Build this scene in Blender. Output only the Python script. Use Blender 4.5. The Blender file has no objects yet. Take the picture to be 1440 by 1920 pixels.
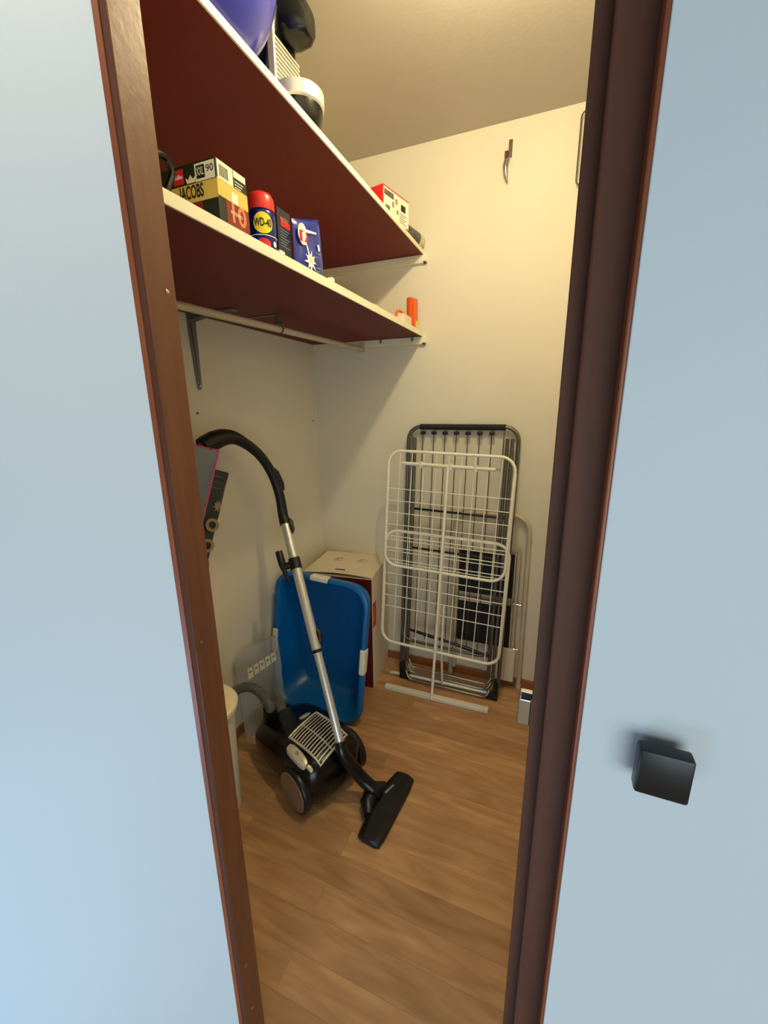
import bpy, bmesh, math, random
from mathutils import Matrix, Vector, noise
random.seed(7)
PI = math.pi
SC = bpy.context.scene
COL = SC.collection

# ------------------------------------------------------------------ camera
cam_d = bpy.data.cameras.new('camera'); cam = bpy.data.objects.new('camera', cam_d); COL.objects.link(cam)
cam_d.sensor_fit = 'HORIZONTAL'; cam_d.sensor_width = 36.0; cam_d.lens = 772.83 * 36.0 / 1440.0
cam_d.clip_start = 0.02; cam_d.clip_end = 50
rt = Vector((0.92610, 0.37712, -0.01038)); up = Vector((-0.08315, 0.23086, 0.96943)); fw = Vector((-0.36799, 0.89693, -0.24516))
cam.matrix_world = Matrix(((rt.x, up.x, -fw.x, 1.19926), (rt.y, up.y, -fw.y, 0.0), (rt.z, up.z, -fw.z, 1.41521), (0, 0, 0, 1)))
SC.camera = cam
SC.view_settings.view_transform = 'Standard'; SC.view_settings.look = 'None'
SC.view_settings.gamma = 1.0; SC.view_settings.use_curve_mapping = False
SC.view_settings.exposure = 0.0

# ------------------------------------------------------------------ light
LAMP_POS = (1.02, 1.06, 2.405); LAMP_POWER = 640.0; LAMP_COL = (1.0, 0.85, 0.50)
w = bpy.data.worlds.new('world'); SC.world = w; w.use_nodes = True
w.node_tree.nodes['Background'].inputs[0].default_value = (0.66, 0.70, 0.76, 1)
w.node_tree.nodes['Background'].inputs[1].default_value = 0.17
def area(name, loc, target, size, power, col, sy=None):
    d = bpy.data.lights.new(name, 'AREA'); d.energy = power; d.color = col
    d.shape = 'RECTANGLE'; d.size = size; d.size_y = sy or size
    o = bpy.data.objects.new(name, d); COL.objects.link(o); o.location = loc
    o.rotation_euler = (Vector(target) - Vector(loc)).to_track_quat('-Z', 'Y').to_euler()
    return o
area('daylight_window', (2.2, -2.0, 0.9), (0.9, 0.4, 1.0), 2.4, 44, (0.74, 0.93, 1.0), 1.8)
area('added_blue_fill', (0.45, -0.75, 0.15), (0.25, 0.25, 0.75), 0.9, 7.5, (0.34, 0.62, 1.0), 0.4)  # added blue fill near the floor, tints the lower part of the left leaf
sp_d = bpy.data.lights.new('added_leaf_spot', 'SPOT'); sp_d.energy = 20; sp_d.color = (1.0, 0.88, 0.66); sp_d.spot_size = math.radians(58); sp_d.spot_blend = 1.0; sp_d.shadow_soft_size = 0.05  # added warm spot without a known source, makes the left leaf glow near its top
sp = bpy.data.objects.new('added_leaf_spot', sp_d); COL.objects.link(sp); sp.location = (0.66, -0.10, 2.48)
sp.rotation_euler = (Vector((0.52, 0.36, 1.85)) - Vector(sp.location)).to_track_quat('-Z', 'Y').to_euler()

# ------------------------------------------------------------------ materials
def srgb(c):
    return tuple(((v / 255) / 12.92 if v / 255 <= 0.04045 else ((v / 255 + 0.055) / 1.055) ** 2.4) for v in c) + (1,)
def mat(name, col, rough=0.5, metal=0.0, var=0.06, scale=8.0, bump=0.0, bscale=60.0, trans=0.0, alpha=1.0, emit=None, coat=0.0, stretch=None):
    m = bpy.data.materials.new(name); m.use_nodes = True; nt = m.node_tree
    b = nt.nodes['Principled BSDF']; c = srgb(col)
    tc = nt.nodes.new('ShaderNodeTexCoord'); src = tc.outputs['Object']
    if stretch:
        mp = nt.nodes.new('ShaderNodeMapping'); mp.inputs['Scale'].default_value = stretch
        nt.links.new(src, mp.inputs['Vector']); src = mp.outputs['Vector']
    nz = nt.nodes.new('ShaderNodeTexNoise'); nz.inputs['Scale'].default_value = scale; nz.inputs['Detail'].default_value = 4
    nt.links.new(src, nz.inputs['Vector'])
    cr = nt.nodes.new('ShaderNodeValToRGB')
    cr.color_ramp.elements[0].position = 0.3; cr.color_ramp.elements[1].position = 0.7
    cr.color_ramp.elements[0].color = tuple(v * (1 - var) for v in c[:3]) + (1,)
    cr.color_ramp.elements[1].color = tuple(min(1, v * (1 + var)) for v in c[:3]) + (1,)
    nt.links.new(nz.outputs['Fac'], cr.inputs['Fac']); nt.links.new(cr.outputs['Color'], b.inputs['Base Color'])
    b.inputs['Roughness'].default_value = rough; b.inputs['Metallic'].default_value = metal
    if trans: b.inputs['Transmission Weight'].default_value = trans
    if alpha < 1: b.inputs['Alpha'].default_value = alpha
    if coat: b.inputs['Coat Weight'].default_value = coat; b.inputs['Coat Roughness'].default_value = 0.08
    if bump:
        n2 = nt.nodes.new('ShaderNodeTexNoise'); n2.inputs['Scale'].default_value = bscale; n2.inputs['Detail'].default_value = 3
        nt.links.new(tc.outputs['Object'], n2.inputs['Vector'])
        bp = nt.nodes.new('ShaderNodeBump'); bp.inputs['Strength'].default_value = bump; bp.inputs['Distance'].default_value = 0.002
        nt.links.new(n2.outputs['Fac'], bp.inputs['Height']); nt.links.new(bp.outputs['Normal'], b.inputs['Normal'])
    if emit:
        b.inputs['Emission Color'].default_value = emit[0] + (1,); b.inputs['Emission Strength'].default_value = emit[1]
    return m
M = {}
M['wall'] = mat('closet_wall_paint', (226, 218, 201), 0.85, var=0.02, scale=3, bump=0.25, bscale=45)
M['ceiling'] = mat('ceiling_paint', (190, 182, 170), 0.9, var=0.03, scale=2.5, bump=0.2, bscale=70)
M['outer'] = mat('white_gloss_paint', (222, 226, 226), 0.55, var=0.01, scale=3, bump=0.10, bscale=140)
M['wood'] = mat('brown_stained_wood', (96, 54, 34), 0.68, var=0.14, scale=6, stretch=(9, 9, 0.7), bump=0.15, bscale=90)
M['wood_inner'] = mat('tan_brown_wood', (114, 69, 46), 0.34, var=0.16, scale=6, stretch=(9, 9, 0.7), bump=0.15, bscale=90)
M['wood_red'] = mat('reddish_wood_edge', (150, 82, 50), 0.35, var=0.18, scale=6, stretch=(9, 9, 0.7))
M['shelf_red'] = mat('dark_red_laminate', (106, 8, 12), 0.6, var=0.05, scale=5)
M['cream'] = mat('cream_edge', (240, 232, 205), 0.5, var=0.02)
M['white_plastic'] = mat('white_plastic', (235, 228, 212), 0.4, var=0.02)
M['steel'] = mat('steel', (168, 166, 162), 0.28, 0.95, var=0.05)
M['chrome'] = mat('chrome', (205, 208, 210), 0.12, 1.0, var=0.02)
M['darksteel'] = mat('dark_steel', (112, 108, 100), 0.35, 0.75, var=0.06)
M['greymetal'] = mat('grey_painted_metal', (112, 118, 118), 0.45, 0.3, var=0.06)
M['alu'] = mat('brushed_aluminium', (220, 218, 214), 0.36, 0.7, var=0.04, scale=20, stretch=(1, 1, 8))
M['black'] = mat('black_plastic', (22, 22, 25), 0.35, var=0.1)
M['blackgloss'] = mat('black_gloss_plastic', (9, 10, 12), 0.24, var=0.1)
M['blackmatt'] = mat('black_handle_plastic', (8, 8, 10), 0.5, var=0.1)
M['foam'] = mat('black_foam', (24, 24, 26), 0.8, var=0.15, scale=60, bump=0.3, bscale=300)
M['whitewire'] = mat('white_coated_wire', (248, 242, 222), 0.4, var=0.03)
M['beigetube'] = mat('beige_coated_tube', (200, 186, 160), 0.45, var=0.06)
M['blue_tub'] = mat('blue_plastic', (3, 98, 172), 0.35, var=0.04, scale=4)
M['purple_blue'] = mat('purple_blue_plastic', (62, 66, 178), 0.22, var=0.06, scale=4, coat=0.5)
M['card'] = mat('white_cardboard', (228, 214, 190), 0.75, var=0.03, scale=10)
M['card_red'] = mat('red_printed_card', (92, 12, 14), 0.6, var=0.05)
M['brightred'] = mat('bright_red_card', (205, 28, 30), 0.5, var=0.05)
M['jgreen'] = mat('dark_green_card', (26, 34, 22), 0.4, var=0.15)
M['gold'] = mat('gold_card', (214, 184, 92), 0.4, var=0.08, scale=30)
M['brownred'] = mat('brown_red_card', (122, 38, 26), 0.4, var=0.1)
M['label'] = mat('cream_label', (236, 230, 205), 0.5, var=0.02)
M['ink'] = mat('black_ink', (14, 13, 13), 0.5, var=0.05)
M['salmon'] = mat('salmon_ink', (226, 120, 86), 0.5, var=0.03)
M['redcap'] = mat('red_plastic_cap', (214, 40, 34), 0.35, var=0.04)
M['can_blue'] = mat('blue_can_print', (14, 26, 110), 0.25, 0.2, var=0.06)
M['yellow'] = mat('yellow_print', (245, 215, 40), 0.4, var=0.03)
M['navy'] = mat('navy_card', (30, 34, 52), 0.4, var=0.12)
M['bagblue'] = mat('royal_blue_film', (16, 40, 140), 0.25, var=0.12, scale=14, coat=0.4)
M['white'] = mat('white_print', (238, 240, 240), 0.5, var=0.02)
M['orange'] = mat('orange_plastic', (232, 98, 26), 0.4, var=0.06)
M['greybag'] = mat('grey_film', (118, 128, 140), 0.4, var=0.12, scale=12)
M['pink'] = mat('pink_trim', (236, 60, 130), 0.5, var=0.04)
M['darkbag'] = mat('charcoal_film', (52, 58, 62), 0.45, var=0.15, scale=18)
M['goldink'] = mat('gold_print', (170, 148, 104), 0.45, var=0.08)
M['hubcap'] = mat('warm_grey_hubcap', (150, 134, 122), 0.35, 0.6, var=0.05)
M['silverpl'] = mat('silver_plastic', (226, 219, 204), 0.35, 0.45, var=0.05)
M['hose'] = mat('grey_hose', (98, 94, 88), 0.5, var=0.1)
M['clear'] = mat('cloudy_clear_plastic', (196, 198, 196), 0.25, var=0.03, alpha=0.38)
M['brownclear'] = mat('brown_clear_plastic', (120, 82, 56), 0.2, var=0.1, alpha=0.55)
M['bin'] = mat('cream_bin_plastic', (252, 238, 206), 0.45, var=0.02)
M['binbody'] = mat('white_bin_plastic', (226, 222, 216), 0.5, var=0.02)
M['greycloth'] = mat('patterned_grey_fabric', (92, 90, 84), 0.8, var=0.6, scale=90)
M['crumple'] = mat('crumpled_white_paper', (214, 200, 176), 0.7, var=0.06, scale=30, bump=0.6, bscale=120)
M['base_wood'] = mat('skirting_wood', (150, 96, 54), 0.5, var=0.12, scale=8, stretch=(1, 1, 6))
M['hole'] = mat('dark_hole', (60, 50, 42), 0.9, var=0.1)
M['black_step'] = mat('black_rubber_tread', (16, 17, 24), 0.6, var=0.15, scale=40, bump=0.4, bscale=200)
M['bulb'] = mat('lit_bulb', (255, 240, 210), 0.5, emit=(LAMP_COL, LAMP_POWER))

def floor_material():
    m = bpy.data.materials.new('laminate_floor'); m.use_nodes = True; nt = m.node_tree; N = nt.nodes; L = nt.links
    b = N['Principled BSDF']; tc = N.new('ShaderNodeTexCoord')
    br = N.new('ShaderNodeTexBrick'); br.offset = 0.37; br.offset_frequency = 2
    br.inputs['Color1'].default_value = (0, 0, 0, 1); br.inputs['Color2'].default_value = (1, 1, 1, 1); br.inputs['Mortar'].default_value = (0.5, 0.5, 0.5, 1)
    br.inputs['Scale'].default_value = 1.0; br.inputs['Mortar Size'].default_value = 0.0007; br.inputs['Mortar Smooth'].default_value = 0.3
    br.inputs['Brick Width'].default_value = 0.95; br.inputs['Row Height'].default_value = 0.087; br.inputs['Bias'].default_value = 0
    mp = N.new('ShaderNodeMapping'); mp.inputs['Location'].default_value = (0.985, 0.0065, 0)
    L.new(tc.outputs['Object'], mp.inputs['Vector']); L.new(mp.outputs['Vector'], br.inputs['Vector'])
    # grain: stretched along X, shifted per board
    sh = N.new('ShaderNodeVectorMath'); sh.operation = 'MULTIPLY_ADD'
    sh.inputs[1].default_value = (7, 11, 5); L.new(br.outputs['Color'], sh.inputs[0])
    st = N.new('ShaderNodeMapping'); st.inputs['Scale'].default_value = (1.4, 9.0, 1)
    L.new(tc.outputs['Object'], st.inputs['Vector']); L.new(st.outputs['Vector'], sh.inputs[2])
    g = N.new('ShaderNodeTexNoise'); g.inputs['Scale'].default_value = 2.2; g.inputs['Detail'].default_value = 7; g.inputs['Distortion'].default_value = 1.4
    L.new(sh.outputs[0], g.inputs['Vector'])
    wv = N.new('ShaderNodeTexWave'); wv.wave_type = 'RINGS'; wv.rings_direction = 'Y'
    wv.inputs['Scale'].default_value = 0.9; wv.inputs['Distortion'].default_value = 7.0; wv.inputs['Detail'].default_value = 3; wv.inputs['Detail Scale'].default_value = 0.8
    L.new(sh.outputs[0], wv.inputs['Vector'])
    r1 = N.new('ShaderNodeValToRGB'); e = r1.color_ramp.elements
    e[0].position = 0.28; e[0].color = srgb((176, 134, 92)); e[1].position = 0.72; e[1].color = srgb((212, 170, 126))
    L.new(g.outputs['Fac'], r1.inputs['Fac'])
    m1 = N.new('ShaderNodeMix'); m1.data_type = 'RGBA'; m1.blend_type = 'MULTIPLY'; m1.inputs[0].default_value = 0.26
    r2 = N.new('ShaderNodeValToRGB'); r2.color_ramp.elements[0].color = (0.62, 0.52, 0.42, 1); r2.color_ramp.elements[1].color = (1, 1, 1, 1); r2.color_ramp.elements[1].position = 0.45
    L.new(wv.outputs['Fac'], r2.inputs['Fac']); L.new(r1.outputs['Color'], m1.inputs[6]); L.new(r2.outputs['Color'], m1.inputs[7])
    r3 = N.new('ShaderNodeValToRGB'); r3.color_ramp.elements[0].color = (0.74, 0.71, 0.68, 1); r3.color_ramp.elements[1].color = (1.08, 1.06, 1.04, 1)
    L.new(br.outputs['Color'], r3.inputs['Fac'])
    m2 = N.new('ShaderNodeMix'); m2.data_type = 'RGBA'; m2.blend_type = 'MULTIPLY'; m2.inputs[0].default_value = 1.0
    L.new(m1.outputs[2], m2.inputs[6]); L.new(r3.outputs['Color'], m2.inputs[7])
    m3 = N.new('ShaderNodeMix'); m3.data_type = 'RGBA'; L.new(br.outputs['Fac'], m3.inputs[0])
    L.new(m2.outputs[2], m3.inputs[6]); m3.inputs[7].default_value = srgb((158, 116, 78))
    L.new(m3.outputs[2], b.inputs['Base Color']); b.inputs['Roughness'].default_value = 0.42
    return m
M['floor'] = floor_material()

# ------------------------------------------------------------------ geometry helpers
class G:
    def __init__(s): s.v = []; s.f = []; s.fm = []; s.sm = []; s.mats = []
    def mi(s, m):
        m = M[m] if isinstance(m, str) else m
        if m not in s.mats: s.mats.append(m)
        return s.mats.index(m)
    def add(s, vs, fs, m, smooth=True, X=None):
        o = len(s.v); k = s.mi(m)
        for p in vs:
            p = Vector(p); s.v.append(X @ p if X else p)
        for f in fs: s.f.append(tuple(o + i for i in f)); s.fm.append(k); s.sm.append(smooth)
        return s
    def box(s, a, b, m, bev=0.0, X=None, seg=2):
        bm = bmesh.new(); bmesh.ops.create_cube(bm, size=1)
        a, b = Vector(a), Vector(b); c = (a + b) / 2; d = b - a
        for v in bm.verts: v.co = Vector((v.co.x * d.x + c.x, v.co.y * d.y + c.y, v.co.z * d.z + c.z))
        if bev: bmesh.ops.bevel(bm, geom=bm.edges[:], offset=bev, segments=seg, affect='EDGES', profile=0.5)
        bmesh.ops.recalc_face_normals(bm, faces=bm.faces[:])
        bm.verts.index_update()
        s.add([v.co.copy() for v in bm.verts], [[v.index for v in f.verts] for f in bm.faces], m, False, X); bm.free(); return s
    def rings(s, R, m, cap=(True, True), closed=False, smooth=True, X=None):
        n = len(R[0]); vs = [p for r in R for p in r]; fs = []
        k = len(R)
        for i in range(k if closed else k - 1):
            for j in range(n):
                a = i * n + j; b_ = i * n + (j + 1) % n; i2 = (i + 1) % k
                fs.append((a, b_, i2 * n + (j + 1) % n, i2 * n + j))
        if not closed:
            if cap[0]: fs.append(tuple(range(n - 1, -1, -1)))
            if cap[1]: fs.append(tuple((k - 1) * n + j for j in range(n)))
        return s.add(vs, fs, m, smooth, X)
    def tube(s, pts, r, m, closed=False, n=10, X=None, flat=None):
        P = [Vector(p) for p in pts]; k = len(P); rr_ = r if isinstance(r, (list, tuple)) else [r] * k
        T = []
        for i in range(k):
            if closed: t = P[(i + 1) % k] - P[i - 1]
            else: t = P[min(i + 1, k - 1)] - P[max(i - 1, 0)]
            T.append(t.normalized())
        u = T[0].orthogonal().normalized(); R = []
        for i in range(k):
            if i: u = (T[i - 1].rotation_difference(T[i]) @ u)
            u = (u - T[i] * u.dot(T[i])).normalized(); w_ = T[i].cross(u)
            R.append([P[i] + (u * math.cos(2 * PI * j / n) + w_ * math.sin(2 * PI * j / n)) * rr_[i] for j in range(n)])
        return s.rings(R, m, closed=closed, X=X)
    def lathe(s, prof, m, c=(0, 0, 0), X=None, n=32, cap=(True, True)):
        c = Vector(c)
        R = [[c + Vector((r * math.cos(2 * PI * j / n), r * math.sin(2 * PI * j / n), z)) for j in range(n)] for r, z in prof]
        return s.rings(R, m, cap=cap, X=X)
    def cyl(s, a, b, r, m, n=16, X=None): return s.tube([a, b], r, m, n=n, X=X)
    def prism(s, poly, z0, z1, m, X=None, smooth=False):
        R = [[Vector((x, y, z)) for x, y in poly] for z in (z0, z1)]
        return s.rings(R, m, smooth=smooth, X=X)
    def pouch(s, c00, c10, c11, c01, nrm, T, m, n=14, crumple=0.004, seed=0.0):
        c = [Vector(q) for q in (c00, c10, c11, c01)]; N_ = Vector(nrm).normalized(); vs = []; fs = []
        for side in (1, -1):
            for i in range(n + 1):
                for j in range(n + 1):
                    a, b = i / n, j / n
                    p = c[0] * (1 - a) * (1 - b) + c[1] * a * (1 - b) + c[2] * a * b + c[3] * (1 - a) * b
                    t = (1 - (2 * a - 1) ** 4) * (1 - (2 * b - 1) ** 4)
                    q = noise.noise(p * 22 + Vector((seed, side * 3, seed))) * crumple
                    vs.append(p + N_ * (side * T / 2 * math.sqrt(max(t, 0)) + q * (0.25 + t)))
        w_ = n + 1
        for sd in range(2):
            o = sd * w_ * w_
            for i in range(n):
                for j in range(n):
                    f = (o + i * w_ + j, o + (i + 1) * w_ + j, o + (i + 1) * w_ + j + 1, o + i * w_ + j + 1)
                    fs.append(f if sd == 0 else f[::-1])
        return s.add(vs, fs, m, True)
    def build(s, name, parent=None, world=True):
        me = bpy.data.meshes.new(name)
        vs = s.v
        if parent is not None:
            if world:
                inv = ROOTM[root_of(parent).name].inverted(); vs = [inv @ p for p in vs]
            loc = None
        else:
            xs = [p.x for p in vs]; ys = [p.y for p in vs]; zs = [p.z for p in vs]
            loc = Vector(((min(xs) + max(xs)) / 2, (min(ys) + max(ys)) / 2, min(zs))); vs = [p - loc for p in vs]
        me.from_pydata([tuple(p) for p in vs], [], s.f)
        for m in s.mats: me.materials.append(m)
        for p, k, sm in zip(me.polygons, s.fm, s.sm): p.material_index = k; p.use_smooth = sm
        bm = bmesh.new(); bm.from_mesh(me); bmesh.ops.recalc_face_normals(bm, faces=bm.faces[:]); bm.to_mesh(me); bm.free()
        if any(s.sm):
            try: me.set_sharp_from_angle(angle=math.radians(42))
            except Exception: pass
        me.update()
        o = bpy.data.objects.new(name, me); COL.objects.link(o)
        if parent is not None: o.parent = parent
        else: o.location = loc; ROOTM[o.name] = Matrix.Translation(loc)
        return o
ROOTM = {}
def root_of(o):
    while o.parent: o = o.parent
    return o
def thing(name, label, cat, loc, rz=0.0, group=None):
    o = bpy.data.objects.new(name, None); COL.objects.link(o); o.empty_display_size = 0.05
    o.location = loc; o.rotation_euler = (0, 0, rz); o['label'] = label; o['category'] = cat
    if group: o['group'] = group
    ROOTM[o.name] = Matrix.Translation(Vector(loc)) @ Matrix.Rotation(rz, 4, 'Z')
    return o
def tag(o, label, cat, group=None):
    o['label'] = label; o['category'] = cat
    if group: o['group'] = group
    return o
def struct(o, label=None):
    o['kind'] = 'structure'
    if label: o['label'] = label
    return o
def rr(u0, u1, v0, v1, r, n=6):
    out = []
    for cx, cy, a0 in ((u1 - r, v0 + r, -90), (u1 - r, v1 - r, 0), (u0 + r, v1 - r, 90), (u0 + r, v0 + r, 180)):
        for k in range(n + 1):
            a = math.radians(a0 + 90 * k / n); out.append((cx + r * math.cos(a), cy + r * math.sin(a)))
    return out
def catmull(P, n=8):
    P = [Vector(p) for p in P]; Q = [P[0] * 2 - P[1]] + P + [P[-1] * 2 - P[-2]]; out = []
    for i in range(1, len(Q) - 2):
        a, b, c, d = Q[i - 1], Q[i], Q[i + 1], Q[i + 2]
        for k in range(n):
            t = k / n
            out.append(0.5 * ((2 * b) + (c - a) * t + (2 * a - 5 * b + 4 * c - d) * t * t + (3 * b - a - 3 * c + d) * t ** 3))
    out.append(P[-1]); return out
def frame(origin, xdir, ydir):
    x = Vector(xdir).normalized(); y = Vector(ydir); y = (y - x * y.dot(x)).normalized(); z = x.cross(y); o = Vector(origin)
    return Matrix(((x.x, y.x, z.x, o.x), (x.y, y.y, z.y, o.y), (x.z, y.z, z.z, o.z), (0, 0, 0, 1)))
def text(s, size, m, X, parent, name='lettering', width=None, depth=0.0002, bold=0.0, align='CENTER'):
    cu = bpy.data.curves.new('t', 'FONT'); cu.body = s; cu.size = size; cu.extrude = depth; cu.align_x = align; cu.align_y = 'CENTER'; cu.offset = bold
    to = bpy.data.objects.new('t', cu); COL.objects.link(to); bpy.context.view_layer.update()
    me = bpy.data.meshes.new_from_object(to); bpy.data.objects.remove(to); bpy.data.curves.remove(cu)
    g = G(); xs = [v.co.x for v in me.vertices]; wd = max(xs) - min(xs); k = (width / wd) if width else 1.0
    g.add([Vector((v.co.x * k, v.co.y, v.co.z)) for v in me.vertices], [tuple(p.vertices) for p in me.polygons], m, False, X)
    bpy.data.meshes.remove(me)
    return g.build(name, parent)

D = 1.989; H = 2.5; RX = 1.55
# ------------------------------------------------------------------ the room
struct(G().box((-1.2, -2.2, -0.05), (2.6, D + .1, 0), 'floor').build('floor'))
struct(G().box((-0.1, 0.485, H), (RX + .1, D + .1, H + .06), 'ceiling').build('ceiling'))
struct(G().box((-0.1, D, 0), (RX + .1, D + .1, H), 'wall').build('wall_back'))
wl = struct(G().box((-0.1, 0.485, 0), (0, D, H), 'wall').build('wall_left'))
for y, z in ((1.161, 1.403), (1.941, 1.352)):
    G().lathe([(0.0045, 0), (0.0045, 0.0008)], 'hole', X=Matrix.Translation((0, y, z)) @ Matrix.Rotation(PI / 2, 4, 'Y'), n=12).build('screw_hole', wl)
struct(G().box((RX, 0.485, 0), (RX + .1, D, H), 'wall').build('wall_right'))
wf = G().box((-1.2, 0.440, 0), (0.664, 0.485, 2.5), 'outer').box((0.664, 0.440, 2.06), (1.253, 0.485, 2.5), 'outer').box((1.253, 0.442, 0), (2.6, 0.485, 2.5), 'outer')
struct(wf.build('wall_front'))
# door frame: left jamb, right jamb, head
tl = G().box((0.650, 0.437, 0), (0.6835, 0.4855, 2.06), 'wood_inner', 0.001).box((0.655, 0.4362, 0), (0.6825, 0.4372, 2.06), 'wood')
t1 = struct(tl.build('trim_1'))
for x, y, z in ((0.6835, 0.450, 1.040), (0.6835, 0.456, 0.127), (0.6835, 0.453, 0.266), (0.6835, 0.471, 1.575)):
    G().lathe([(0.0032, 0), (0.0032, 0.0008), (0.0015, 0.0016)], 'chrome', X=Matrix.Translation((x, y, z)) @ Matrix.Rotation(PI / 2, 4, 'Y'), n=12).build('screw', t1)
tr = G().box((1.2005, 0.455, 0), (1.256, 0.490, 2.06), 'wood', 0.0012).box((1.2150, 0.437, 0), (1.256, 0.4565, 2.06), 'wood', 0.0022)
struct(tr.build('trim_2'))
struct(G().box((0.650, 0.437, 2.02), (1.256, 0.485, 2.10), 'wood', 0.0015).build('trim_3'))
dr = struct(G().box((1.2500, 0.412, 0.02), (2.2, 0.4365, 2.2), 'outer', 0.001).build('door_1'))
G().box((1.2462, 0.4135, 0.02), (1.2505, 0.4368, 2.2), 'wood_red', 0.0015).build('edging', dr)
kn = G()
kn.box((-0.0225, -0.0245, 0), (0.0225, 0.0245, 0.016), 'black', 0.003, X=frame((1.3205, 0.402, 1.077), (1, 0, 0), (0, 0, 1)))
kn.cyl((1.3205, 0.4118, 1.077), (1.3205, 0.400, 1.077), 0.010, 'black')
kn.build('door_knob', dr)['label'] = 'square black knob'
LX = frame((0.668, 0.4325, 0.015), (-0.8660, -0.5, 0), (0, 0, 1))       # left leaf, swung open towards the viewer
dl = struct(G().box((0.0, 0.0, 0.0), (0.66, 2.03, 0.020), 'outer', 0.0008, X=LX).build('door_2'))
G().prism([(0.6655, 0.4312), (0.6735, 0.4340), (0.6735, 0.4368), (0.664, 0.4400)], 0.015, 2.045, 'wood_red').build('edging', dl)
struct(G().box((0, D - .012, 0), (RX, D, 0.045), 'base_wood', 0.003).build('baseboard_back'))
struct(G().box((0, 0.485, 0), (0.012, D - .012, 0.045), 'base_wood', 0.003).build('baseboard_left'))
# ceiling lamp (above the view)
lp = thing('ceiling_lamp', 'bare lit bulb on a white ceiling fitting inside the closet', 'lamp', (LAMP_POS[0], LAMP_POS[1], LAMP_POS[2] + .03))
G().lathe([(0.055, H - .0005), (0.055, H - .012), (0.03, H - .03), (0.022, H - .06)], 'white_plastic', c=(LAMP_POS[0], LAMP_POS[1], 0)).build('lamp_base', lp)
gb = G(); pr = [(max(0.0005, 0.032 * math.sin(PI * k / 12)), -0.032 * math.cos(PI * k / 12)) for k in range(13)]
gb.lathe(pr, 'bulb', c=LAMP_POS, n=20); gb.build('bulb', lp)

# ------------------------------------------------------------------ shelves
def shelf(z0, z1, label, name='wall_shelf'):
    t = thing(name, label, 'shelf', (0.3, 1.27, z0))
    G().box((0.002, 0.488, z0), (0.588, D - .001, z1 - .001), 'shelf_red').build('board', t)
    G().box((0.002, 0.488, z1 - .001), (0.588, D - .001, z1), 'cream').build('top_panel', t)
    G().box((0.588, 0.488, z0), (0.5925, D - .001, z1 + .0005), 'cream', 0.0008).build('front_edging', t)
    b = G().box((0.002, D - .018, z0 - .034), (0.603, D - .0005, z0 - .0005), 'cream', 0.002)
    b.box((0.592, D - .018, z0 - .034), (0.606, D - .0005, z0 - .028), 'steel')
    b.build('support_batten', t); return t
s_top = shelf(2.075, 2.091, 'upper dark red shelf with cream front edge below the ceiling')
s_low = shelf(1.735, 1.757, 'lower dark red shelf with cream front edge holding coffee box and cans')
b = G(); X = Matrix(((0, 0, 1, 0), (1, 0, 0, 0), (0, 1, 0, 0), (0, 0, 0, 1)))   # (y,z,x)
b.prism([(1.160, 1.732), (1.196, 1.732), (1.194, 1.62), (1.192, 1.50), (1.186, 1.484), (1.176, 1.486), (1.172, 1.52), (1.164, 1.64)], 0.001, 0.006, 'greymetal', X=X)
b.tube([(0.010, 1.178, 1.725), (0.008, 1.181, 1.62), (0.006, 1.182, 1.50)], [0.007, 0.006, 0.003], 'greymetal', n=8)
b.box((0.001, 1.164, 1.728), (0.20, 1.192, 1.7345), 'greymetal', 0.002)
b.tube([(0.004, 1.178, 1.715), (0.06, 1.178, 1.722), (0.19, 1.178, 1.729)], [0.010, 0.008, 0.003], 'greymetal', n=8)
bo = b.build('bracket', s_low); bo['label'] = 'grey metal angle bracket'
G().lathe([(0.004, 0), (0.003, 0.003)], 'chrome', X=Matrix.Translation((0.006, 1.183, 1.498)) @ Matrix.Rotation(PI / 2, 4, 'Y'), n=10).build('screw', bo)
G().lathe([(0.004, 0), (0.003, 0.003)], 'chrome', X=Matrix.Translation((0.007, 1.169, 1.712)) @ Matrix.Rotation(PI / 2, 4, 'Y'), n=10).build('screw', bo)
for k, x in enumerate((0.385, 0.545)):
    G().box((x - .004, D - .030, 1.716), (x + .004, D - .0185, 1.7345), 'greymetal', 0.001).build('batten_clip', s_low)
# rail under the lower shelf
hr = thing('clothes_rail', 'beige metal clothes rail hanging under the lower red shelf', 'rail', (0.28, 1.27, 1.68))
G().cyl((0.28, 0.50, 1.668), (0.28, D - .02, 1.697), 0.011, 'beigetube').build('pole', hr)
h = G().box((0.268, 1.292, 1.700), (0.272, 1.312, 1.7345), 'darksteel').tube([(0.27, 1.302, 1.705), (0.285, 1.302, 1.7085), (0.2935, 1.302, 1.70), (0.2935, 1.302, 1.680), (0.283, 1.302, 1.672)], 0.0035, 'darksteel', n=8)
h.build('hook', hr)
G().box((0.262, D - .022, 1.682), (0.298, D - .0185, 1.7345), 'beigetube', 0.001).build('end_bracket', hr)
G().box((0.10, 1.30, 1.7325), (0.262, 1.312, 1.7349), 'darksteel').build('hook_strip', hr)

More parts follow.
